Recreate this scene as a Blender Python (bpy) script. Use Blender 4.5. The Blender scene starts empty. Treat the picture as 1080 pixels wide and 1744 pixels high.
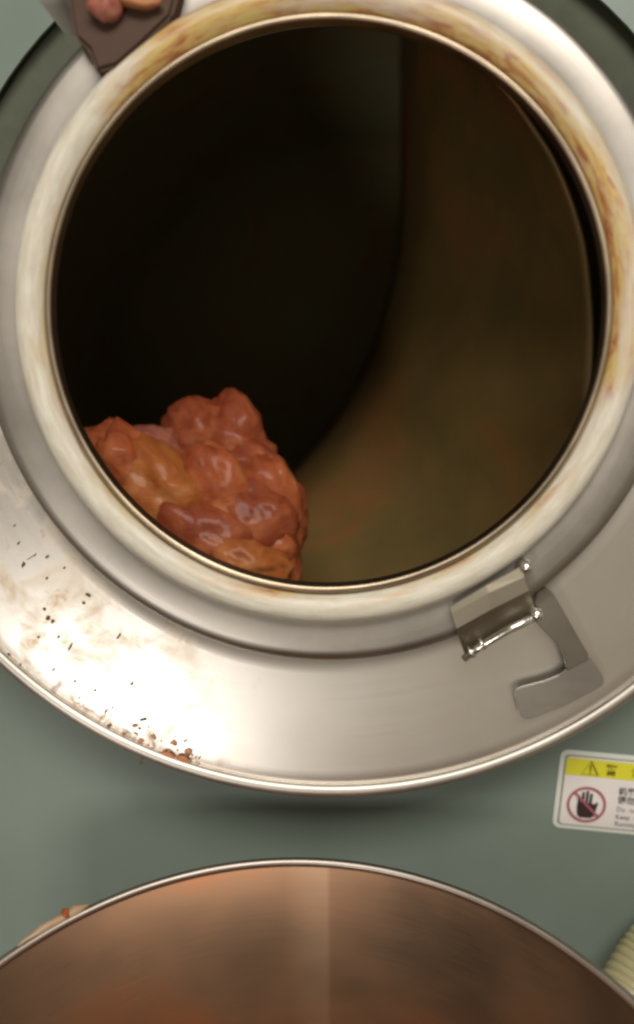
import bpy, bmesh, math, random
from mathutils import Vector, Matrix, noise
random.seed(7)
sc = bpy.context.scene
COL = sc.collection
PI = math.pi

# ------------------------------------------------------------------ frames
TILT = math.radians(18)                      # the drum axis tips up by 18 degrees
DRUM = Matrix.Translation((0, 0, 1.1)) @ Matrix.Rotation(-TILT, 4, 'X')
PSI, PIT = 0.039752, 0.121824
RIGHT = Vector((math.cos(PSI), math.sin(PSI), 0))
FWD = Vector((-math.sin(PSI)*math.cos(PIT), math.cos(PSI)*math.cos(PIT), -math.sin(PIT)))
UP = RIGHT.cross(FWD)
CAM = Vector((0.020115, -0.658488, -0.064805))

# ------------------------------------------------------------------ camera
cd = bpy.data.cameras.new('camera')
cam = bpy.data.objects.new('camera', cd); COL.objects.link(cam); sc.camera = cam
m = Matrix((RIGHT, UP, -FWD)).transposed().to_4x4(); m.translation = CAM
cam.matrix_world = DRUM @ m
cd.sensor_fit = 'VERTICAL'; cd.angle = 2*math.atan(872/1510)
cd.clip_start = 0.01; cd.clip_end = 50
cd.dof.use_dof = True; cd.dof.focus_distance = 0.72; cd.dof.aperture_fstop = 1.15

# ------------------------------------------------------------------ light
w = bpy.data.worlds.new('World'); sc.world = w; w.use_nodes = True
bg = w.node_tree.nodes['Background']; bg.inputs[0].default_value = (0.86, 0.92, 0.88, 1); bg.inputs[1].default_value = 0.05
sc.view_settings.view_transform = 'Standard'; sc.view_settings.look = 'None'
sc.view_settings.exposure = 0; sc.view_settings.gamma = 1
def area(name, loc, target, size, power, color):
    l = bpy.data.lights.new(name, 'AREA'); l.shape = 'RECTANGLE'
    l.size, l.size_y = size; l.energy = power; l.color = color
    o = bpy.data.objects.new(name, l); COL.objects.link(o); o.location = loc
    o.rotation_euler = (Vector(target)-Vector(loc)).to_track_quat('-Z', 'Y').to_euler()
    return o
area('ceiling_lamp', (0.22, -1.35, 2.85), (0.15, -0.9, 0), (1.5, 0.9), 56, (1.0, 0.935, 0.85))
area('side_lamp', (-0.62, -1.95, 0.84), (-0.10, 0, 1.0), (0.32, 0.32), 7.2, (1.0, 0.95, 0.89))

# ------------------------------------------------------------------ helpers
def px(u, v, y):
    """point at depth y (drum frame) seen at photo position u, v"""
    d = RIGHT*((u-540)/1510) - UP*((v-872)/1510) + FWD
    return CAM + d*((y-CAM.y)/d.y)
def px3(u, v, y): return px(u, v, y)
def tag(o, label=None, cat=None, group=None, kind=None):
    if label: o['label'] = label
    if cat: o['category'] = cat
    if group: o['group'] = group
    if kind: o['kind'] = kind
    return o
def empty(name, origin=(0, 0, 0), frame=DRUM):
    o = bpy.data.objects.new(name, None); COL.objects.link(o)
    o.empty_display_size = 0.05
    o.matrix_world = frame @ Matrix.Translation(Vector(origin))
    o['_org'] = list(origin)
    return o
def mesh(name, bm, mat, parent=None, origin=(0, 0, 0), frame=DRUM, smooth=True):
    """bm in frame coordinates; linked as one object with its own origin"""
    org = Vector(origin)
    if parent is not None:
        r = parent
        porg = Vector(r['_org'])
        bmesh.ops.translate(bm, vec=-porg, verts=bm.verts)
    else:
        bmesh.ops.translate(bm, vec=-org, verts=bm.verts)
    me = bpy.data.meshes.new(name); bm.to_mesh(me); bm.free()
    if smooth:
        for p in me.polygons: p.use_smooth = True
    me.materials.append(mat)
    o = bpy.data.objects.new(name, me); COL.objects.link(o)
    if parent is not None:
        o.parent = parent; o['_org'] = list(porg)
    else:
        o.matrix_world = frame @ Matrix.Translation(org); o['_org'] = list(org)
    return o
def lathe(bm, prof, n=160, axis='y', c=(0, 0), a0=0, a1=2*PI, closed=True):
    """prof: list of (r, h). axis y: h along y, centre c=(x,z); axis z: h along z, centre c=(x,y)"""
    full = abs(a1-a0-2*PI) < 1e-6
    k = n if full else n+1
    rings = []
    for (r, h) in prof:
        ring = []
        for i in range(k):
            a = a0+(a1-a0)*i/n
            if axis == 'y': co = (c[0]+r*math.cos(a), h, c[1]+r*math.sin(a))
            else: co = (c[0]+r*math.cos(a), c[1]+r*math.sin(a), h)
            ring.append(bm.verts.new(co))
        rings.append(ring)
    for j in range(len(prof)-1):
        for i in range(n):
            i2 = (i+1) % k
            bm.faces.new((rings[j][i], rings[j][i2], rings[j+1][i2], rings[j+1][i]))
    bmesh.ops.recalc_face_normals(bm, faces=bm.faces)
    return bm
def arc(cx, cy, r, a0, a1, n=8):
    return [(cx+r*math.cos(math.radians(a0+(a1-a0)*i/n)), cy+r*math.sin(math.radians(a0+(a1-a0)*i/n))) for i in range(n+1)]
def prism(pts, y0, y1, bev=0.001, seg=2):
    """polygon pts=(x,z) in the drum frame extruded from depth y0 (front) to y1"""
    bm = bmesh.new()
    a = [bm.verts.new((p[0], y0, p[1])) for p in pts]
    b = [bm.verts.new((p[0], y1, p[1])) for p in pts]
    bm.faces.new(a); bm.faces.new(b[::-1])
    for i in range(len(pts)):
        j = (i+1) % len(pts); bm.faces.new((a[j], a[i], b[i], b[j]))
    bmesh.ops.recalc_face_normals(bm, faces=bm.faces)
    if bev: bmesh.ops.bevel(bm, geom=list(bm.edges), offset=bev, segments=seg, affect='EDGES', clamp_overlap=True)
    return bm
def pxpoly(uv, y): return [(px(u, v, y).x, px(u, v, y).z) for u, v in uv]
def tube(bm, pts, rad, n=14, caps=True):
    pts = [Vector(p) for p in pts]; rings = []
    t0 = (pts[1]-pts[0]).normalized(); nrm = t0.orthogonal().normalized()
    for i, p in enumerate(pts):
        t = (pts[min(i+1, len(pts)-1)]-pts[max(i-1, 0)]).normalized()
        nrm = (nrm-t*nrm.dot(t)).normalized(); b = t.cross(nrm)
        r = rad(i/(len(pts)-1)) if callable(rad) else rad
        rings.append([bm.verts.new(p+(nrm*math.cos(2*PI*k/n)+b*math.sin(2*PI*k/n))*r) for k in range(n)])
    for j in range(len(pts)-1):
        for k in range(n):
            bm.faces.new((rings[j][k], rings[j][(k+1) % n], rings[j+1][(k+1) % n], rings[j+1][k]))
    if caps: bm.faces.new(rings[0][::-1]); bm.faces.new(rings[-1])
    bmesh.ops.recalc_face_normals(bm, faces=bm.faces)
    return bm
def blob(size, rot, c, seed, sub=4, amp=0.28, freq=1.45):
    bm = bmesh.new(); bmesh.ops.create_icosphere(bm, subdivisions=sub, radius=1)
    R = Matrix.Rotation(rot[0], 3, 'X') @ Matrix.Rotation(rot[1], 3, 'Y') @ Matrix.Rotation(rot[2], 3, 'Z')
    off = Vector((seed*3.17, seed*1.3, -seed*2.1))
    for v in bm.verts:
        q = v.co.copy()
        d = noise.noise(q*freq+off)*amp + noise.noise(q*freq*2.6+off)*amp*0.42 + noise.noise(q*freq*6+off)*amp*0.06
        g = abs(noise.noise(q*freq*1.3-off)); d -= max(0, 0.16-g)*amp*2.8     # folds
        g = abs(noise.noise(q*freq*3.1+off*2)); d -= max(0, 0.14-g)*amp*1.1
        q = q*(1+d)
        q = Vector((q.x*size[0], q.y*size[1], q.z*size[2]))
        v.co = R @ q + Vector(c)
    return bm

# ------------------------------------------------------------------ materials
class NT:
    def __init__(s, name):
        s.m = bpy.data.materials.new(name); s.m.use_nodes = True
        s.t = s.m.node_tree; s.p = s.t.nodes['Principled BSDF']; s.out = s.t.nodes['Material Output']
    def n(s, typ, **kw):
        nd = s.t.nodes.new(typ)
        for k, v in kw.items(): setattr(nd, k, v)
        return nd
    def l(s, a, b): s.t.links.new(a, b)
    def set(s, **kw):
        for k, v in kw.items():
            k = k.replace('_', ' ')
            if isinstance(v, tuple) and len(v) == 3: v = (*v, 1) if s.p.inputs[k].type == 'RGBA' else v
            s.p.inputs[k].default_value = v
        return s
    def obj(s):
        return s.n('ShaderNodeTexCoord').outputs['Object']
    def noise(s, scale, detail=4, rough=0.6, vec=None, dist=0):
        nd = s.n('ShaderNodeTexNoise'); nd.inputs['Scale'].default_value = scale
        nd.inputs['Detail'].default_value = detail; nd.inputs['Roughness'].default_value = rough
        nd.inputs['Distortion'].default_value = dist
        s.l(vec if vec is not None else s.obj(), nd.inputs['Vector'])
        return nd.outputs['Fac']
    def ramp(s, fac, stops, interp='LINEAR'):
        r = s.n('ShaderNodeValToRGB'); r.color_ramp.interpolation = interp
        e = r.color_ramp.elements
        while len(e) < len(stops): e.new(0.5)
        for i, (p, c) in enumerate(stops):
            e[i].position = p; e[i].color = (*c, 1) if isinstance(c, tuple) else (c, c, c, 1)
        s.l(fac, r.inputs[0]); return r.outputs[0]
    def math(s, op, a, b=None, c=None, clamp=False):
        nd = s.n('ShaderNodeMath', operation=op, use_clamp=clamp)
        for i, x in enumerate((a, b, c)):
            if x is None: continue
            if isinstance(x, (int, float)): nd.inputs[i].default_value = x
            else: s.l(x, nd.inputs[i])
        return nd.outputs[0]
    def mix(s, fac, a, b):
        nd = s.n('ShaderNodeMix', data_type='RGBA')
        if isinstance(fac, (int, float)): nd.inputs[0].default_value = fac
        else: s.l(fac, nd.inputs[0])
        for i, x in ((6, a), (7, b)):
            if isinstance(x, tuple): nd.inputs[i].default_value = (*x, 1)
            else: s.l(x, nd.inputs[i])
        return nd.outputs[2]
    def bump(s, h, strength=0.3, dist=0.001):
        b = s.n('ShaderNodeBump'); b.inputs['Strength'].default_value = strength
        b.inputs['Distance'].default_value = dist; s.l(h, b.inputs['Height']); s.l(b.outputs[0], s.p.inputs['Normal'])
    def base(s, x): s.l(x, s.p.inputs['Base Color'])
    def rough(s, x): s.l(x, s.p.inputs['Roughness'])
    def polar(s, axis='y'):
        """angle 0..1 and radius in the drum's face plane"""
        sep = s.n('ShaderNodeSeparateXYZ'); s.l(s.obj(), sep.inputs[0])
        X = sep.outputs['X']; Z = sep.outputs['Z'] if axis == 'y' else sep.outputs['Y']
        ang = s.math('ARCTAN2', Z, X)
        r = s.math('SQRT', s.math('ADD', s.math('MULTIPLY', X, X), s.math('MULTIPLY', Z, Z)))
        return ang, r, (sep.outputs['Y'] if axis == 'y' else sep.outputs['Z'])

def steel(name, col=(0.62, 0.58, 0.53), rough=0.3, grain=1.0, metallic=1.0, smear=0.25, radial=True, axis='y', aniso=0.0):
    s = NT(name); s.set(Metallic=metallic, Roughness=rough)
    big = s.noise(9, 5, 0.6)
    dark = tuple(c*(1-smear) for c in col)
    s.base(s.mix(s.ramp(big, [(0.35, 0.0), (0.7, 1.0)]), dark, col))
    if radial:
        ang, r, h = s.polar(axis)
        cv = s.n('ShaderNodeCombineXYZ')
        s.l(s.math('MULTIPLY', r, 900), cv.inputs[0]); s.l(s.math('MULTIPLY', ang, 3.0), cv.inputs[1]); s.l(s.math('MULTIPLY', h, 900), cv.inputs[2])
        g = s.noise(1.0, 3, 0.6, cv.outputs[0])
    else:
        mp = s.n('ShaderNodeMapping'); mp.inputs['Scale'].default_value = (20, 20, 900); s.l(s.obj(), mp.inputs[0])
        g = s.noise(1.0, 3, 0.6, mp.outputs[0])
    g2 = s.math('MULTIPLY_ADD', g, 0.14*grain, s.math('MULTIPLY_ADD', big, 0.16, rough-0.15))
    s.rough(g2); s.bump(g, 0.10*grain, 0.0004)
    if aniso: s.set(Anisotropic=aniso)
    return s.m

M = {}
M['collar'] = steel('collar_steel', (0.45, 0.42, 0.38), 0.40)
M['lip'] = steel('lip_steel', (0.56, 0.45, 0.32), 0.36, smear=0.5)
M['edge'] = steel('edge_steel', (0.66, 0.62, 0.56), 0.46)
M['latch'] = steel('latch_steel', (0.30, 0.27, 0.205), 0.5, radial=False)
M['refl_leg'] = steel('reflection_dark', (0.31, 0.285, 0.24), 0.5, radial=False)  # darker part of the latch's reflection, as a plate colour
M['refl_foot'] = steel('reflection_pale', (0.48, 0.46, 0.42), 0.45, radial=False)  # paler part of that reflection
M['bolt'] = steel('bolt_steel', (0.8, 0.78, 0.74), 0.2, radial=False, smear=0.05)

# flange: brushed steel with a faint dried splash film towards its lower left
s = NT('flange_steel'); s.set(Metallic=1.0)
ang, r, h = s.polar()
cv = s.n('ShaderNodeCombineXYZ'); s.l(s.math('MULTIPLY', r, 700), cv.inputs[0]); s.l(s.math('MULTIPLY', ang, 2.5), cv.inputs[1])
g = s.noise(1.0, 3, 0.6, cv.outputs[0]); big = s.noise(7, 5, 0.6)
film = s.ramp(s.noise(22, 6, 0.65, dist=0.6), [(0.48, 0.0), (0.72, 1.0)])
lowleft = s.ramp(s.math('ABSOLUTE', s.math('ADD', ang, 2.45)), [(0.25, 1.0), (0.75, 0.0)])
film = s.math('MULTIPLY', film, lowleft)
film2 = s.math('MULTIPLY', s.ramp(s.noise(75, 5, 0.7, dist=1.0), [(0.60, 0.0), (0.70, 1.0)]), lowleft)
rimz = s.math('MULTIPLY', s.ramp(s.noise(60, 6, 0.7, dist=1.2), [(0.52, 0.0), (0.62, 1.0)]), s.math('MULTIPLY', s.ramp(r, [(0.362, 0.0), (0.382, 1.0)]), s.ramp(s.math('ABSOLUTE', s.math('ADD', ang, 2.05)), [(0.12, 1.0), (0.34, 0.0)])))
c = s.mix(s.ramp(big, [(0.3, 0.0), (0.7, 1.0)]), (0.60, 0.56, 0.51), (0.68, 0.65, 0.61))
c = s.mix(s.math('MULTIPLY', film, 0.6), c, (0.64, 0.47, 0.25)); c = s.mix(s.math('MULTIPLY', film2, 0.55), c, (0.45, 0.26, 0.10))
s.base(s.mix(s.math('MULTIPLY', rimz, 0.85), c, (0.26, 0.10, 0.035)))
s.l(s.math('SUBTRACT', 1.0, s.math('MULTIPLY', rimz, 0.8)), s.p.inputs['Metallic'])
s.rough(s.math('ADD', s.math('MULTIPLY_ADD', g, 0.10, 0.27), s.math('MULTIPLY', s.math('ADD', film, rimz), 0.25)))
s.bump(g, 0.08, 0.0004)
M['flange'] = s.m

# gasket: aged white silicone, brine stained
s = NT('gasket_silicone'); s.set(Roughness=0.42, Specular_IOR_Level=0.45, Subsurface_Weight=0.12, Subsurface_Radius=(0.01, 0.007, 0.004), Subsurface_Scale=0.4)
ang, r, h = s.polar()
mp = s.n('ShaderNodeCombineXYZ'); s.l(s.math('COSINE', ang), mp.inputs[0]); s.l(s.math('SINE', ang), mp.inputs[1]); s.l(s.math('MULTIPLY', r, 30), mp.inputs[2])
n1 = s.noise(3.2, 7, 0.62, mp.outputs[0], 0.4); n2 = s.noise(9, 6, 0.6, mp.outputs[0], 0.5)
# more stain on the right and over the top, and towards the inner edge
side = s.ramp(s.math('ABSOLUTE', s.math('SUBTRACT', ang, 0.62)), [(0.55, 0.34), (0.95, 0.06)])   # 0 beyond
top = s.ramp(s.math('ABSOLUTE', s.math('SUBTRACT', ang, 1.95)), [(0.15, 0.34), (0.6, 0.0)])
inner = s.ramp(r, [(0.2075, 0.26), (0.216, 0.06), (0.226, 0.0)])
k = s.math('ADD', s.math('ADD', n1, side), s.math('ADD', top, inner))
st = s.ramp(k, [(0.64, 0.0), (0.96, 1.0)])
yel = s.ramp(n2, [(0.40, (0.56, 0.43, 0.15)), (0.52, (0.50, 0.29, 0.10)), (0.62, (0.34, 0.13, 0.05))])
b0 = s.mix(s.ramp(n2, [(0.35, 0.0), (0.65, 1.0)]), (0.56, 0.52, 0.42), (0.68, 0.65, 0.56))
s.base(s.mix(st, b0, yel)); s.bump(n2, 0.15, 0.0008)
M['gasket'] = s.m

# inside of the drum: steel dulled with marinade and fat
s = NT('drum_inside'); s.set(Metallic=0.1, Specular_IOR_Level=0.2)
n1 = s.noise(7, 7, 0.62, dist=0.5); n2 = s.noise(2.2, 4, 0.5)
c = s.ramp(n1, [(0.30, (0.34, 0.36, 0.21)), (0.55, (0.40, 0.34, 0.18)), (0.75, (0.46, 0.24, 0.11))])
s.base(c); s.rough(s.ramp(n1, [(0.3, 0.5), (0.7, 0.75)])); s.bump(n1, 0.3, 0.003)
M['inside'] = s.m
s = NT('vane_steel'); s.set(Metallic=0.25)
n1 = s.noise(5.5, 7, 0.6, dist=0.8); n2 = s.noise(14, 5, 0.6)
c = s.ramp(n1, [(0.30, (0.16, 0.118, 0.042)), (0.50, (0.215, 0.138, 0.045)), (0.70, (0.34, 0.120, 0.040))])
# an orange patch low on the vane, ragged at its edge
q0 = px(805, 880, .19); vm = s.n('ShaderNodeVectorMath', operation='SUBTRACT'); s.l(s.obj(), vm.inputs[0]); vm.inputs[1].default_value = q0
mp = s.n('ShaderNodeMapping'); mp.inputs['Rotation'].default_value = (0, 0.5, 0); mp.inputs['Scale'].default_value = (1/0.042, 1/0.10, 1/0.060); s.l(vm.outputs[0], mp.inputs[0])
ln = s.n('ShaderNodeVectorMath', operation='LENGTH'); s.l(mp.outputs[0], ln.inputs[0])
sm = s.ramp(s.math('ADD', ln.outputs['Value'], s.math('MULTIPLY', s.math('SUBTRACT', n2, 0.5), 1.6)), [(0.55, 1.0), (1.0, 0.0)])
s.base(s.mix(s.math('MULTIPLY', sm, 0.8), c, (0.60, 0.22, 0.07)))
s.rough(s.ramp(n2, [(0.3, 0.35), (0.7, 0.6)])); s.bump(n1, 0.35, 0.003)
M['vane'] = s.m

# painted panel
s = NT('panel_paint'); s.set(Roughness=0.36, Specular_IOR_Level=0.3)
n1 = s.noise(3.5, 5, 0.6); n2 = s.noise(160, 3, 0.6)
s.base(s.mix(s.ramp(n1, [(0.35, 0.0), (0.65, 1.0)]), (0.175, 0.225, 0.192), (0.205, 0.255, 0.222)))
s.rough(s.ramp(n1, [(0.3, 0.30), (0.7, 0.42)])); s.bump(n2, 0.12, 0.0006)
M['panel'] = s.m

# bin
s = NT('bin_steel'); s.set(Metallic=1.0)
ang, r, h = s.polar('z')
cv = s.n('ShaderNodeCombineXYZ'); s.l(s.math('MULTIPLY', ang, 5.0), cv.inputs[0]); s.l(s.math('MULTIPLY', h, 400), cv.inputs[2])
g = s.noise(1.0, 3, 0.6, cv.outputs[0])
cv2 = s.n('ShaderNodeCombineXYZ'); s.l(s.math('MULTIPLY', ang, 3.2), cv2.inputs[0]); s.l(s.math('MULTIPLY', h, 3.0), cv2.inputs[2])
big = s.noise(4.5, 3, 0.5, dist=0.3)
c = s.ramp(big, [(0.36, (0.14, 0.088, 0.058)), (0.5, (0.215, 0.122, 0.073)), (0.62, (0.28, 0.115, 0.055))])
# weld seam: pale reflection beside it painted in, sharp along its right edge
qa = s.math('DIVIDE', s.math('SUBTRACT', ang, math.radians(86.2)), math.radians(7.5))
wb = s.ramp(s.math('MULTIPLY_ADD', qa, 0.5, 0.25), [(0.225, 0.0), (0.275, 1.0), (0.45, 0.75), (0.75, 0.0)])
s.base(s.mix(s.math('MULTIPLY', wb, 0.34), c, (0.36, 0.25, 0.17)))
s.rough(s.math('MULTIPLY_ADD', g, 0.10, s.math('MULTIPLY_ADD', big, 0.2, 0.22))); s.bump(g, 0.04, 0.0004)
M['bin'] = s.m
M['weld'] = steel('weld_steel', (0.30, 0.185, 0.115), 0.42, radial=False, grain=0.3, smear=0.15)
M['rim'] = steel('bin_rim_steel', (0.46, 0.41, 0.36), 0.42, radial=False)

def meat(name, hue):
    s = NT(name)
    n1 = s.noise(24, 6, 0.6, dist=0.8); n2 = s.noise(90, 4, 0.6); n3 = s.noise(10, 3, 0.5)
    a, b, c3 = hue
    s.base(s.ramp(n1, [(0.28, a), (0.5, b), (0.74, c3)]))
    s.set(Roughness=0.5, Specular_IOR_Level=0.12, Subsurface_Weight=0.45, Subsurface_Radius=(0.012, 0.004, 0.002), Subsurface_Scale=1.0, Coat_Weight=0.12, Coat_Roughness=0.08)
    mp = s.n('ShaderNodeMapping'); mp.inputs['Scale'].default_value = (60, 60, 420); mp.inputs['Rotation'].default_value = (0.4, 0.7, 0.2); s.l(s.obj(), mp.inputs[0])
    fib = s.noise(1.0, 3, 0.6, mp.outputs[0], 0.6)
    s.bump(s.math('ADD', s.math('MULTIPLY', fib, 0.5), s.math('ADD', n2, n1)), 0.55, 0.0022)
    return s.m
MEAT = [meat('meat_orange', ((0.20, 0.040, 0.014), (0.36, 0.095, 0.032), (0.50, 0.20, 0.080))),
        meat('meat_red', ((0.15, 0.026, 0.012), (0.26, 0.062, 0.024), (0.42, 0.135, 0.055))),
        meat('meat_amber', ((0.24, 0.062, 0.014), (0.36, 0.115, 0.030), (0.47, 0.21, 0.08))),
        meat('meat_pink', ((0.22, 0.060, 0.038), (0.31, 0.11, 0.075), (0.40, 0.19, 0.14)))]
def flat(name, col, rough=0.5, var=0.08, spec=0.5):
    s = NT(name); s.set(Roughness=rough, Specular_IOR_Level=spec)
    n1 = s.noise(60, 4, 0.6)
    s.base(s.mix(n1, tuple(c*(1-var) for c in col), tuple(min(1, c*(1+var)) for c in col)))
    return s.m
M['white'] = flat('label_white', (0.74, 0.70, 0.68), 0.35, 0.03)
M['clearedge'] = flat('label_edge', (0.66, 0.70, 0.64), 0.2, 0.03)
M['print_line'] = flat('label_line', (0.22, 0.23, 0.19), 0.4)
M['yellow'] = flat('label_yellow', (0.66, 0.62, 0.035), 0.35, 0.04)
M['seal'] = flat('shade_olive', (0.095, 0.105, 0.075), 0.7, 0.2, 0.3)  # shade behind the collar, given as a dark olive colour
M['black'] = flat('label_black', (0.035, 0.02, 0.02), 0.4)
M['greyink'] = flat('label_ink', (0.13, 0.12, 0.12), 0.4)
M['olive'] = flat('label_olive', (0.16, 0.15, 0.01), 0.4)
M['ringred'] = flat('label_red', (0.36, 0.10, 0.13), 0.4)
M['herb'] = flat('herb', (0.12, 0.085, 0.04), 0.7, 0.4)
M['paste'] = flat('wet_paste', (0.50, 0.25, 0.12), 0.4, 0.4)
M['dirt'] = flat('dried_paste', (0.42, 0.17, 0.07), 0.6, 0.4)
M['wall'] = flat('wall_paint', (0.74, 0.70, 0.63), 0.6, 0.04)
M['ceiling'] = flat('ceiling_paint', (0.40, 0.42, 0.36), 0.7, 0.04)
M['hinge'] = steel('hinge_steel', (0.080, 0.040, 0.022), 0.7, radial=False, metallic=0.1)
M['nut'] = flat('hinge_cap', (0.62, 0.60, 0.55), 0.35, 0.1)
s = NT('hose_pvc'); s.set(Base_Color=(0.66, 0.62, 0.38), Roughness=0.22, Transmission_Weight=0.45, IOR=1.45, Subsurface_Weight=0.2, Subsurface_Scale=0.02)
n1 = s.noise(30, 3); s.base(s.mix(n1, (0.60, 0.55, 0.30), (0.74, 0.70, 0.46)))
M['hose'] = s.m
s = NT('floor_tile'); s.set(Roughness=0.35)
br = s.n('ShaderNodeTexBrick'); br.offset = 0; br.inputs['Scale'].default_value = 1.0
br.inputs['Brick Width'].default_value = 0.3; br.inputs['Row Height'].default_value = 0.3; br.inputs['Mortar Size'].default_value = 0.004
br.inputs['Color1'].default_value = (0.20, 0.15, 0.11, 1); br.inputs['Color2'].default_value = (0.24, 0.18, 0.13, 1); br.inputs['Mortar'].default_value = (0.06, 0.05, 0.045, 1)
s.l(s.obj(), br.inputs['Vector']); s.base(br.outputs['Color'])
M['floor'] = s.m

# ------------------------------------------------------------------ setting
bm = bmesh.new(); bmesh.ops.create_grid(bm, x_segments=1, y_segments=1, size=4)
tag(mesh('floor', bm, M['floor'], frame=Matrix.Identity(4)), kind='structure')

def slab(name, size, loc, rot, mat):
    bm = bmesh.new(); bmesh.ops.create_cube(bm, size=1)
    bmesh.ops.scale(bm, vec=size, verts=bm.verts); bmesh.ops.rotate(bm, matrix=Matrix.Rotation(rot, 3, 'Z'), verts=bm.verts)
    bmesh.ops.translate(bm, vec=loc, verts=bm.verts)
    tag(mesh(name, bm, mat, frame=Matrix.Identity(4), smooth=False), kind='structure')
slab('wall', (6.4, 0.1, 3.1), (0, -3.05, 1.55), 0, M['wall'])
slab('wall', (0.1, 6.0, 3.1), (-2.45, 0, 1.55), 0, M['wall'])
slab('wall', (0.1, 6.0, 3.1), (2.45, 0, 1.55), 0, M['wall'])
slab('ceiling', (6.4, 6.4, 0.1), (0, 0, 3.16), 0, M['ceiling'])

# machine front panel: a sheet with a round hole for the drum
PY = 0.125
bm = bmesh.new(); N = 96; inn, mid, out = [], [], []
for i in range(N):
    a = 2*PI*i/N; ca, sa = math.cos(a), math.sin(a); k = 1/max(abs(ca), abs(sa))
    inn.append(bm.verts.new((0.346*ca, PY, 0.346*sa)))
    inn2 = None
    x = 0.95*ca*k; z = 0.95*sa*k
    out.append(bm.verts.new((x, PY, z)))
for i in range(N):
    j = (i+1) % N; bm.faces.new((inn[i], inn[j], out[j], out[i]))
ret = bmesh.ops.extrude_face_region(bm, geom=bm.faces[:])
bmesh.ops.translate(bm, vec=(0, 0.003, 0), verts=[v for v in ret['geom'] if isinstance(v, bmesh.types.BMVert)])
bmesh.ops.recalc_face_normals(bm, faces=bm.faces)
panel = mesh('machine_panel', bm, M['panel'], smooth=False)
tag(panel, 'grey-green painted sheet metal panel of the machine behind the steel flange', 'panel')

bm = lathe(bmesh.new(), [(0.274, 0.144), (0.274, 0.140), (0.42, 0.140), (0.42, 0.144)], 96)  # dark ring added to stand in for shade between collar and panel
mesh('shade_ring', bm, M['seal'], panel)
# ------------------------------------------------------------------ tumbler drum
drum = empty('tumbler_drum')
tag(drum, 'stainless steel tumbler drum with a round open loading port and white rubber seal', 'drum')
RL, RG, RC, RF = 0.2, 0.2317, 0.265, 0.388
FY0, FY1 = 0.050, 0.043
def flange_y(r): return FY0+(FY1-FY0)*(r-0.272)/(RF-0.272)
# port lip: thin steel edge and the neck wall behind it
lip = [(0.2068, 0.012), (0.2068, -0.001)] + arc(0.2040, -0.001, 0.0028, 0, -180, 8)[1:] + [(0.2008, 0.003), (0.2000, 0.005), (0.2015, 0.010), (0.2090, 0.018), (0.2240, 0.046)]
mesh('port_lip', lathe(bmesh.new(), lip), M['lip'], drum)
gk = [(0.2075, 0.014), (0.2075, 0.003), (0.2090, 0.0005), (0.2125, -0.0022), (0.216, -0.0048), (0.2205, -0.0055), (0.2255, -0.0042), (0.2292, -0.0008), (0.2312, 0.004), (0.2317, 0.0165)]
mesh('rubber_seal', lathe(bmesh.new(), gk), M['gasket'], drum)
cl = [(0.228, 0.044), (0.2115, 0.018), (0.2115, 0.0145), (0.2325, 0.0145), (0.236, 0.0135), (0.255, 0.0125)] + [(0.2595, 0.0130), (0.2628, 0.0148), (0.2645, 0.018), (0.265, 0.022), (0.265, 0.158), (0.262, 0.159)]
mesh('collar', lathe(bmesh.new(), cl), M['collar'], drum)
# inner body
sh = [(0.226, 0.045), (0.248, 0.065), (0.2615, 0.115), (0.2625, 0.158), (0.30, 0.166), (0.43, 0.172), (0.46, 0.20), (0.46, 1.15), (0.42, 1.25), (0.24, 1.30), (0.001, 1.31)]
mesh('drum_shell', lathe(bmesh.new(), sh, 120), M['inside'], drum)
# mixing vane: a wide curled plate along the right of the drum
A = [((700, -420), .50), ((694, -180), .50), ((692, 20), .50), ((693, 180), .49), ((692, 310), .48), ((680, 430), .47), ((652, 540), .47), ((612, 640), .48), ((555, 735), .50), ((480, 820), .50), ((380, 920), .46), ((250, 1100), .40)]
B = [((800, -420), .22), ((790, -160), .20), ((800, 60), .19), ((885, 185), .185), ((950, 285), .183), ((993, 400), .183), ((1007, 520), .183), ((1006, 640), .183), ((990, 790), .183), ((940, 930), .183), ((830, 1060), .185), ((700, 1200), .20)]
def cat(pts, t):
    n = len(pts)-1; x = t*n; i = min(int(x), n-1); f_ = x-i
    p = [pts[max(0, min(n, i+k))] for k in (-1, 0, 1, 2)]
    return 0.5*((2*p[1])+(-p[0]+p[2])*f_+(2*p[0]-5*p[1]+4*p[2]-p[3])*f_*f_+(-p[0]+3*p[1]-3*p[2]+p[3])*f_**3)
PA = [px(*uv, d) for uv, d in A]; PB = [px(*uv, d) for uv, d in B]
bm = bmesh.new(); NU, NV = 60, 26; g = []
for i in range(NU+1):
    t = i/NU; a = cat(PA, t); b = cat(PB, t); row = []
    for j in range(NV+1):
        u_ = j/NV; p = a.lerp(b, u_)
        bow = math.sin(PI*u_)*0.03
        rr = math.hypot(p.x, p.z)
        p = p + Vector((p.x/max(rr, .01), 0, p.z/max(rr, .01)))*bow
        p.y += 0.006*noise.noise(p*9)
        rr = math.hypot(p.x, p.z)
        p.y += 0.10*max(0, 1-u_/0.16)**2
        rr = math.hypot(p.x, p.z); lim = 0.452
        if rr > lim: p.x *= lim/rr; p.z *= lim/rr
        row.append(bm.verts.new(p))
    g.append(row)
for i in range(NU):
    for j in range(NV): bm.faces.new((g[i][j], g[i+1][j], g[i+1][j+1], g[i][j+1]))
bmesh.ops.recalc_face_normals(bm, faces=bm.faces)
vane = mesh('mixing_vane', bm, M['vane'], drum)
so = vane.modifiers.new('thick', 'SOLIDIFY'); so.thickness = 0.004; so.offset = 0

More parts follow.
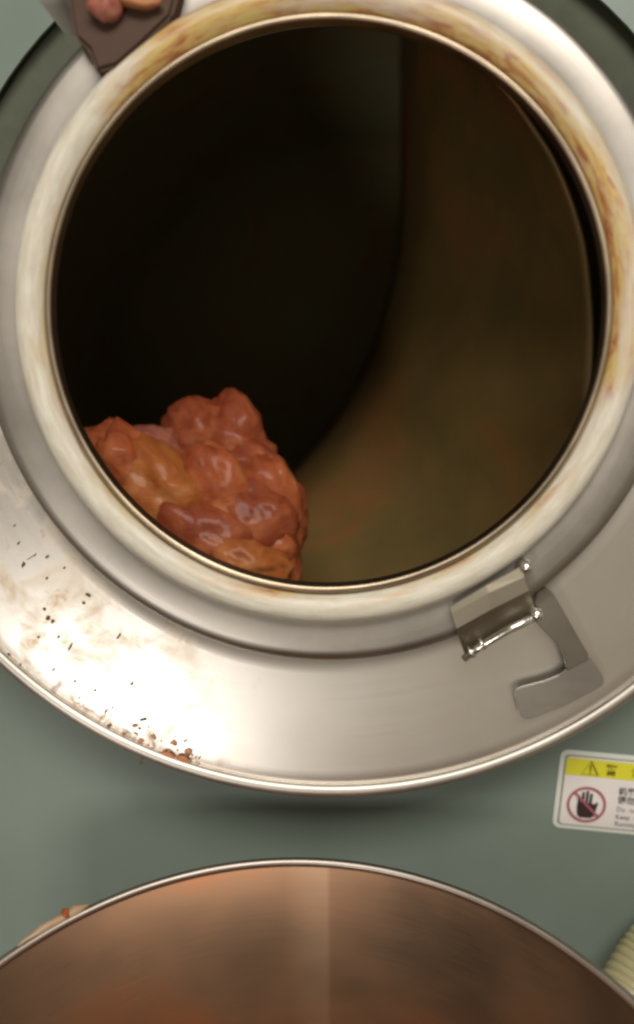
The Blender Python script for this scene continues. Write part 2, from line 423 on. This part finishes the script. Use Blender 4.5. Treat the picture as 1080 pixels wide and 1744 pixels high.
# spill apron: a half-ring of brushed steel under the port, fixed to the panel
apron = empty('spill_apron', (0, 0, 0))
tag(apron, 'wide brushed stainless apron curving round the underside of the drum port', 'apron')
fl = [(0.2705, 0.118), (0.2705, 0.0535), (0.2715, 0.0508)]
for i in range(9):
    r_ = 0.273+(RF-0.008-0.273)*i/8; fl.append((r_, flange_y(r_)))
fl += [(RF-0.0065, FY1+0.001)]
fb = [(RF-0.006, FY1+0.004), (RF-0.012, FY1+0.008), (0.345, 0.110), (0.345, 0.1235), (0.2705, 0.1235)]
bm = lathe(bmesh.new(), fl+fb, 200, a0=math.radians(178), a1=math.radians(362))
mesh('flange', bm, M['flange'], apron)
bm = lathe(bmesh.new(), [(RF-0.0052+0.0056*math.cos(a), FY1-0.0005+0.0050*math.sin(a)) for a in [2*PI*i/12 for i in range(13)]], 200, a0=math.radians(178), a1=math.radians(362))
mesh('rolled_edge', bm, M['edge'], apron)

# latch on the collar, lower right
def bent(name, rows, mat, parent, th=0.0022):
    """sheet through rows of (u, v, depth) points, given real thickness"""
    bm = bmesh.new(); g = [[bm.verts.new(px(*q)) for q in row] for row in rows]
    for i in range(len(g)-1):
        for j in range(len(g[0])-1): bm.faces.new((g[i][j], g[i+1][j], g[i+1][j+1], g[i][j+1]))
    bmesh.ops.recalc_face_normals(bm, faces=bm.faces)
    o = mesh(name, bm, mat, parent, smooth=False)
    so = o.modifiers.new('thick', 'SOLIDIFY'); so.thickness = th; so.offset = 0
    bv = o.modifiers.new('edge', 'BEVEL'); bv.width = 0.0007; bv.segments = 2; bv.limit_method = 'ANGLE'; bv.angle_limit = math.radians(50)
    return o
lt = bent('latch_plate', [[(764, 1034, .004), (828, 996, .001), (889, 963, -.001)],
                          [(768, 1046, .0015), (832, 1010, -.0015), (894, 982, -.0035)],
                          [(776, 1070, .001), (838, 1036, -.002), (902, 1004, -.004)],
                          [(782, 1088, .008), (842, 1056, .005), (908, 1024, .002)],
                          [(792, 1116, .020), (850, 1084, .016), (914, 1048, .012)]], M['latch'], drum)
for (u, v, rr) in ((897, 967, 0.0050), (915, 1048, 0.0052)):
    c0 = px(u, v, -0.004); bm = bmesh.new()
    lathe(bm, [(0.0001, -0.0065), (rr*0.55, -0.006), (rr*0.9, -0.0038), (rr, 0), (rr, 0.012)], 24, c=(c0.x, c0.z))
    mesh('bolt', bm, M['bolt'], lt)
bm = tube(bmesh.new(), [px(790, 1122, 0.012), px(815, 1103, 0.008), px(860, 1076, 0.004), px(912, 1050, 0.0)], lambda t: 0.0028+0.0006*t, 16)
mesh('pin', bm, M['bolt'], lt)
bm = bmesh.new()
for q in ((803, 1110), (822, 1096)):
    c0 = px(*q, 0.008)
    d = (px(912, 1050, 0.0)-px(815, 1103, 0.008)).normalized()
    tube(bm, [c0-d*0.0012, c0+d*0.0012], 0.0050, 18)
mesh('collar_ring', bm, M['bolt'], lt)
# latch's reflection in the flange, built as raised plates, one dark, one pale
refl_leg = [(906, 1052), (914, 1008), (928, 1000), (942, 1010), (972, 1062), (1003, 1116), (1004, 1124), (966, 1142), (963, 1124), (957, 1108), (946, 1094), (930, 1078)]
refl = mesh('latch_reflection', prism(pxpoly(refl_leg, 0.030), 0.030, 0.0345, 0.0008), M['refl_leg'], drum, smooth=False)
refl_foot = [(1004, 1118), (1024, 1146), (1030, 1160), (1027, 1168), (1018, 1174), (965, 1202), (908, 1224), (894, 1226), (887, 1220), (877, 1184), (880, 1174), (890, 1170), (930, 1160), (954, 1150), (962, 1143)]
mesh('latch_reflection_tip', prism(pxpoly(refl_foot, 0.033), 0.033, 0.0365, 0.0008), M['refl_foot'], refl, smooth=False)

# hinge block at the top left
hb = mesh('hinge_block', prism(pxpoly([(126, 62), (150, 84), (164, 122), (200, 112), (246, 72), (292, 28), (306, -20), (318, -90), (180, -100), (110, -40)], -0.006), -0.006, 0.06, 0.003, 3), M['hinge'], drum, smooth=False)
c0 = px(96, -6, 0.03); bm = bmesh.new()
lathe(bm, [(0.0001, 0.006), (0.006, 0.0065), (0.010, 0.010), (0.012, 0.018), (0.012, 0.07)], 28, c=(c0.x, c0.z))
mesh('hinge_cap', bm, M['nut'], hb)

# ------------------------------------------------------------------ warning sign on the panel
SY = PY-0.0006
TL, BL = px(960, 1272, SY), px(940, 1408, SY); TR = px(1080, 1287, SY); BR = px(1080, 1417, SY)
HH = ((TL-BL).length+(TR-BR).length)/2
ex = ((TR-TL).normalized()+(BR-BL).normalized()).normalized(); ez = Vector((0, -1, 0)).cross(ex); ez = -ez if ez.z < 0 else ez
SO = BL.copy()
def sg(x, z, k):                       # sign coordinates in units of its height; k = layer above the panel
    return SO+ex*(x*HH)+ez*(z*HH)+Vector((0, -0.00035*k, 0))
sign = empty('warning_sign', SO)
tag(sign, 'white warning sticker with a yellow band and a crossed-out hand, at the panel\'s right edge', 'sticker')
def shp(name, loops, mat, k, parent, thick=None):
    bm = bmesh.new()
    for lp in loops:
        f = bm.faces.new([bm.verts.new(sg(x, z, k)) for x, z in lp])
    bmesh.ops.recalc_face_normals(bm, faces=bm.faces)
    for f in bm.faces:
        if f.normal.y > 0: f.normal_flip()
    if thick:
        ret = bmesh.ops.extrude_face_region(bm, geom=bm.faces[:])
        bmesh.ops.translate(bm, vec=(0, thick, 0), verts=[v for v in ret['geom'] if isinstance(v, bmesh.types.BMVert)])
        bmesh.ops.recalc_face_normals(bm, faces=bm.faces)
    return mesh(name, bm, mat, parent, smooth=False)
def rrect(x0, z0, x1, z1, r, n=6):
    o = []
    for cx, cz, a in ((x1-r, z1-r, 0), (x0+r, z1-r, 90), (x0+r, z0+r, 180), (x1-r, z0+r, 270)):
        o += arc(cx, cz, r, a, a+90, n)
    return o
W = 1.85
shp('backing', [rrect(0, 0, W, 1, 0.09)], M['clearedge'], 1, sign, 0.0003)
shp('border_line', [rrect(0.055, 0.045, W-0.055, 0.94, 0.05)], M['print_line'], 2, sign)
shp('face', [rrect(0.075, 0.06, W-0.07, 0.925, 0.045)], M['white'], 3, sign)
yb = shp('yellow_band', [[(0.078, 0.69), (W-0.073, 0.69), (W-0.073, 0.905), (0.078, 0.905)]], M['yellow'], 4, sign)
# warning triangle outline
t0, t1, t2 = (0.27, 0.715), (0.47, 0.715), (0.37, 0.885)
def bar(a, b, w_):
    a = Vector(a); b = Vector(b); d = (b-a).normalized(); n_ = Vector((-d.y, d.x))*w_/2
    return [tuple(a-n_), tuple(b-n_), tuple(b+n_), tuple(a+n_)]
shp('triangle', [bar(t2, t1, 0.020), bar(t0, t2, 0.006), bar(t0, t1, 0.006)], M['olive'], 5, yb)
shp('exclamation_mark', [bar((0.37, 0.765), (0.37, 0.845), 0.02), bar((0.37, 0.732), (0.37, 0.75), 0.02)], M['olive'], 6, yb)
# hand
fing = []
def capsule(x, z0, z1, w_, lean=0):
    pts = [(x-w_/2, z0), (x+w_/2, z0)]
    pts += [(x+lean+p[0], z1+p[1]) for p in arc(0, 0, w_/2, 0, 180, 6)]
    return pts
palm = [(0.275, 0.20), (0.31, 0.165), (0.44, 0.165), (0.485, 0.20), (0.49, 0.25), (0.47, 0.35), (0.27, 0.37), (0.262, 0.30)]
hand = shp('hand_symbol', [palm], M['black'], 5, sign)
for cfg in ((0.283, 0.34, 0.43, 0.032, -0.006), (0.328, 0.34, 0.475, 0.034, -0.002), (0.375, 0.34, 0.495, 0.034, 0.0), (0.420, 0.34, 0.465, 0.034, 0.004)):
    shp('finger', [capsule(*cfg)], M['black'], 5.2, hand)
shp('thumb', [[(0.455, 0.20), (0.49, 0.235), (0.515, 0.36), (0.505, 0.375), (0.485, 0.37), (0.455, 0.29)]], M['black'], 5.3, hand)
RC_, rz = 0.375, 0.335
bm = bmesh.new(); NN = 64; ri, ro = [], []
for i in range(NN):
    a = 2*PI*i/NN
    ri.append(bm.verts.new(sg(RC_+0.205*math.cos(a), rz+0.195*math.sin(a), 6)))
    ro.append(bm.verts.new(sg(RC_+0.237*math.cos(a), rz+0.227*math.sin(a), 6)))
for i in range(NN):
    j = (i+1) % NN; bm.faces.new((ri[i], ro[i], ro[j], ri[j]))
ring = mesh('prohibition_ring', bm, M['ringred'], sign, smooth=False)
shp('slash', [bar((RC_-0.158, rz+0.142), (RC_+0.158, rz-0.142), 0.030)], M['ringred'], 7, ring)
def text(body, x, z, size, mat, parent, name, bold=0.0, k=5, sx=1.0):
    cu = bpy.data.curves.new(name, 'FONT'); cu.body = body; cu.size = size*HH; cu.offset = bold*HH; cu.resolution_u = 3
    o = bpy.data.objects.new(name, cu); COL.objects.link(o)
    dg = bpy.context.evaluated_depsgraph_get(); dg.update()
    me = bpy.data.meshes.new_from_object(o.evaluated_get(dg)); bpy.data.objects.remove(o)
    bm = bmesh.new(); bm.from_mesh(me)
    for v in bm.verts: v.co = SO+ex*(x*HH+v.co.x*sx)+ez*(z*HH+v.co.y)+Vector((0, -0.00035*k, 0))
    return mesh(name, bm, mat, parent, smooth=False)
text('警', 0.55, 0.742, 0.145, M['olive'], yb, 'lettering', 0.004)
text('告', 0.86, 0.742, 0.145, M['olive'], yb, 'lettering', 0.0)
text('WARNING', 1.08, 0.752, 0.13, M['olive'], yb, 'lettering', 0.0)
text('机器运转', 0.74, 0.505, 0.105, M['greyink'], sign, 'lettering', 0.003)
text('请勿触摸', 0.74, 0.395, 0.105, M['greyink'], sign, 'lettering', 0.003)
text('Do  not  touch', 0.74, 0.285, 0.085, M['greyink'], sign, 'lettering', -0.0002)
text('Keep  hands  off', 0.74, 0.19, 0.085, M['greyink'], sign, 'lettering', 0.0)
text('Running machine', 0.74, 0.10, 0.085, M['greyink'], sign, 'lettering', 0.0)

# ------------------------------------------------------------------ meat
I4 = Matrix.Identity(4)
def chunk(u, v, y, size, rot, seed, mi, label, amp=0.26):
    c = px(u, v, y)
    size = tuple(k*1.1 for k in size)
    o = mesh('meat_chunk', blob(size, rot, c, seed, amp=amp), MEAT[mi], origin=c)
    return tag(o, label, 'meat', 'marinated meat chunks heaped inside the drum')
S = 0.00053
chunk(232, 800, .13, (.045, .03, .026), (0, .9, 0), 1, 0, 'orange meat chunk at the far left of the heap, slanting down along the port lip')
chunk(262, 768, .17, (.032, .028, .022), (0, .1, .2), 2, 3, 'small pinkish grey meat chunk on the left shoulder of the heap')
chunk(338, 742, .19, (.036, .03, .034), (0, -.3, 0), 3, 1, 'rounded dull red meat chunk forming the left bump of the heap\'s top')
chunk(396, 758, .19, (.036, .03, .044), (0, -.5, 0), 4, 1, 'highest meat chunk, upright at the right of the heap\'s top')
chunk(330, 785, .18, (.05, .03, .03), (0, .2, 0), 5, 1, 'dark red meat chunk in the shaded hollow below the two top bumps', .22)
chunk(405, 812, .17, (.044, .03, .032), (0, .25, 0), 26, 1, 'broad brownish red meat chunk under the highest one, with a small bright glint')
chunk(280, 840, .13, (.055, .035, .034), (0, .7, 0), 7, 2, 'large amber meat chunk low in the left of the heap, nearest the port lip', .2)
chunk(372, 858, .14, (.035, .03, .050), (0, -.4, 0), 8, 0, 'meat chunk in the middle of the heap, creased and glossy')
chunk(464, 868, .16, (.031, .028, .050), (0, -.18, .3), 23, 0, 'long orange meat strip standing along the right edge of the heap', .2)
chunk(430, 890, .14, (.040, .03, .036), (0, .3, 0), 10, 1, 'brownish meat chunk in the lower middle of the heap', .22)
chunk(345, 920, .12, (.055, .03, .036), (0, .6, 0), 11, 1, 'dark red meat chunk just above the lower port lip', .2)
chunk(446, 938, .14, (.036, .03, .044), (0, -.25, 0), 12, 0, 'orange meat chunk at the bottom right corner of the heap')
chunk(415, 955, .11, (.040, .025, .022), (0, .35, 0), 13, 2, 'small bright orange meat chunk resting just over the port lip', .24)
chunk(190, 775, .14, (.030, .03, .026), (0, .6, 0), 14, 0, 'reddish meat chunk tucked behind the left of the port lip', .24)
# the mass they lie on, behind and below, out of sight past the lip
bm = bmesh.new()
for i, (u, v, y, sz) in enumerate(((240, 900, .22, .085), (330, 880, .25, .085), (400, 920, .24, .075), (300, 990, .24, .10), (370, 1040, .24, .10), (220, 860, .2, .06), (250, 1080, .28, .12), (400, 1140, .28, .12))):
    b2 = blob((sz, sz*.9, sz*.8), (0, .3*i, 0), px(u, v, y), 30+i, sub=3)
    me = bpy.data.meshes.new('t'); b2.to_mesh(me); b2.free(); bm.from_mesh(me)
for v in bm.verts:
    r_ = math.hypot(v.co.x, v.co.z); lim = 0.240 if v.co.y < 0.185 else 0.44
    if r_ > lim: v.co.x *= lim/r_; v.co.z *= lim/r_
o = mesh('meat_mass', bm, MEAT[1]); tag(o, 'dark mass of marinated meat lying under the heaped chunks in the drum', 'meat', kind='stuff')

# scraps
def scrap(u, v, y, size, rot, seed, mat, label, name='meat_scrap', frame_pt=None):
    c = px(u, v, y); o = mesh(name, blob(size, rot, c, seed, sub=3), mat, origin=c); return tag(o, label, 'meat scrap')
def on_flange(u, v):
    y = 0.05
    for _ in range(6):
        p = px(u, v, y); y = flange_y(math.hypot(p.x, p.z))
    return px(u, v, y)
p = px(180, 14, -0.010)
scrap(178, 12, -0.012, (.012, .008, .010), (0, .3, 0), 41, MEAT[3], 'pinkish red meat scrap stuck on the brown hinge block at the top left')
scrap(232, -2, -0.012, (.018, .006, .006), (0, .2, 0), 42, M['dirt'], 'brown meat scrap along the hinge block beside the pink one')
def smear(us, label, wid, seed, lift=0.0022, mat=None):
    bm = bmesh.new()
    for i, (u, v, a, b_) in enumerate(us):
        c = on_flange(u, v)+Vector((0, -lift, 0))
        b2 = blob((a, .0020, b_), (0, wid, 0), c, seed+i, sub=2, amp=.5, freq=1.3)
        me = bpy.data.meshes.new('t'); b2.to_mesh(me); b2.free(); bm.from_mesh(me)
    c = on_flange(us[0][0], us[0][1])
    return mesh('meat_scrap', bm, mat or M['dirt'], origin=c)
tag(smear([(286, 1284, .008, .003), (312, 1294, .007, .0045), (300, 1300, .008, .0026)], None, .45, 50), 'reddish brown meat scrap stuck near the bottom rim of the flange', 'meat scrap')
tag(smear([(205, 1258, .0075, .0011)], None, -.8, 60), 'thin brown meat shred on the flange, left of the reddish scrap', 'meat scrap')

# herb specks on the flange, and their darker crumbs
sp = [(25, 895, 2, 1), (32, 925, 3, 1), (52, 950, 6, .5), (40, 962, 4, 2), (81, 948, 2.5, 2), (60, 945, 3, 1), (110, 967, 1.5, 1.5), (80, 985, 2, 1.5), (150, 1013, 2, 4), (143, 1027, 1.5, 3),
      (76, 1037, 2, 2.5), (82, 1052, 3, 3), (90, 1058, 2.5, 2.5), (100, 1085, 2, 1.5), (120, 1101, 7, 1.5), (203, 1083, 5, 1.5), (14, 1118, 4, 4.5), (33, 1133, 3, 2), (92, 1140, 3, 1),
      (225, 1164, 3, 2), (243, 1225, 5, 2.5), (238, 1240, 1.5, 3), (185, 1236, 5, 1.8), (162, 1175, 2, 1.5), (244, 1287, 6, 1.8), (240, 1298, 4, 2), (128, 1160, 2, 2), (66, 1085, 1.5, 1.5), (192, 1205, 1.5, 1.5), (215, 1276, 2, 1.5)]
bm = bmesh.new()
for i, (u, v, a, b_) in enumerate(sp):
    c = on_flange(u, v)+Vector((0, -.0010, 0))
    b2 = blob((a*.00058, .0007, b_*.00058), (0, random.uniform(-1.2, -.2), 0), c, 70+i, sub=2, amp=.6)
    me = bpy.data.meshes.new('t'); b2.to_mesh(me); b2.free(); bm.from_mesh(me)
tag(mesh('herb_specks', bm, M['herb']), 'dark specks of herbs scattered over the lower left of the steel flange', 'herbs', kind='stuff')

# paste spattered along the lower left rim
bm = bmesh.new(); rs = random.Random(5)
for i in range(80):
    t = rs.random(); u = 130+t*205+rs.uniform(-8, 8); v = 1222+t*80-rs.random()**3*45+5*math.sin(PI*t)
    c = on_flange(u, v)+Vector((0, -.0008, 0))
    if math.hypot(c.x, c.z) > RF-0.0085: continue
    a_ = (.0007+.0022*rs.random()**2.5)*(0.6+0.9*t)
    b2 = blob((a_, .0009, a_*rs.uniform(.3, .8)), (0, rs.uniform(-.9, .9), 0), c, 200+i, sub=2, amp=.7)
    me = bpy.data.meshes.new('t'); b2.to_mesh(me); b2.free(); bm.from_mesh(me)
tag(mesh('paste_spatter', bm, M['paste']), 'reddish brown marinade paste spattered along the lower left rim of the apron', 'marinade', kind='stuff')

# ------------------------------------------------------------------ steel bin below
BZ, BR_, BC = 0.66, 0.2995, Vector((-0.0177, -0.3873, 0))
bn = empty('steel_bin', (BC.x, BC.y, 0.04), Matrix.Identity(4))
tag(bn, 'round stainless steel meat bin standing open below the drum', 'bin')
wl = [(0.001, 0.04), (BR_-0.03, 0.04), (BR_-0.012, 0.055), (BR_-0.0035, BZ-0.006), (BR_-0.0055, BZ-0.006), (BR_-0.016, 0.06), (BR_-0.034, 0.045), (0.001, 0.045)]
bm = lathe(bmesh.new(), wl, 720, 'z', (BC.x, BC.y)); a_ = math.radians(86.2)
mesh('bin_wall', bm, M['bin'], bn)

rm = [(BR_-0.0035+0.0036*math.cos(a), BZ-0.004+0.0036*math.sin(a)) for a in [2*PI*i/10 for i in range(11)]]
mesh('rolled_rim', lathe(bmesh.new(), rm, 200, 'z', (BC.x, BC.y)), M['rim'], bn)
# meat already tipped into the bin (below the picture's edge; it colours the steel above it)
bm = bmesh.new()
for i in range(26):
    a = random.uniform(0, 2*PI); q = math.sqrt(random.random())*0.20
    sz = random.uniform(.06, .085)
    b2 = blob((sz, sz*.9, sz*.5), (0, 0, a), (BC.x+q*math.cos(a), BC.y+q*math.sin(a), 0.24+random.uniform(-.01, .03)), 100+i, sub=3)
    me = bpy.data.meshes.new('t'); b2.to_mesh(me); b2.free(); bm.from_mesh(me)
for v in bm.verts:
    d = Vector((v.co.x-BC.x, v.co.y-BC.y)); r_ = d.length
    if r_ > 0.278: v.co.x = BC.x+d.x*0.278/r_; v.co.y = BC.y+d.y*0.278/r_
tag(mesh('binned_meat', bm, MEAT[0], frame=I4), 'marinated meat lying in the steel bin below the drum', 'meat', kind='stuff')
# scrap on the rim at the left
def rimpt(u, v):
    d = (DRUM.to_3x3() @ (RIGHT*((u-540)/1510)-UP*((v-872)/1510)+FWD)); c = DRUM @ CAM
    return c+d*((BZ-c.z)/d.z)
c = rimpt(112, 1556)
o = mesh('meat_scrap', blob((.0035, .005, .004), (0, 0, .4), c, 91, sub=3), MEAT[0], origin=c, frame=I4)
tag(o, 'small red meat scrap stuck on the bin\'s rim at the left', 'meat scrap')
bm = bmesh.new(); pts = [rimpt(u, v)+Vector((0, 0, -.001)) for u, v in ((30, 1610), (42, 1601), (56, 1592), (70, 1583), (84, 1574), (98, 1566), (112, 1558), (126, 1551), (140, 1544), (154, 1538))]
tube(bm, pts, lambda t: 0.0046*max(0.02, math.sin(PI*t**1.5))**.5*(0.85+0.7*noise.noise(Vector((t*7, 3, 1)))), 14)
for v in bm.verts: v.co += Vector((noise.noise(v.co*120), noise.noise(v.co*120+Vector((5, 0, 0))), noise.noise(v.co*120+Vector((0, 5, 0)))))*.0012
o = mesh('fat_scrap', bm, flat('fat', (0.42, 0.28, 0.17), 0.4, 0.35), origin=pts[2], frame=I4)
tag(o, 'pale strip of fat clinging to the bin\'s rim at the left', 'meat scrap')

# ------------------------------------------------------------------ clear ribbed hose at the lower right
bm = bmesh.new(); ctl = [px(1035, 1800, .02), px(1062, 1720, .055), px(1100, 1645, .075), px(1150, 1590, .085), px(1230, 1560, .09)]
path = [cat(ctl, i/220) for i in range(221)]
tube(bm, path, lambda t: 0.0255+0.0020*abs(math.sin(t*PI*24))**0.6, 28)
tag(mesh('ribbed_hose', bm, M['hose'], origin=ctl[2]), 'yellowish clear ribbed hose behind the bin\'s rim at the lower right', 'hose')
for o in bpy.data.objects:
    if '_org' in o: del o['_org']
sc.cycles.max_bounces = 8
sc.cycles.pixel_filter_type = 'BLACKMAN_HARRIS'; sc.cycles.filter_width = 2.6
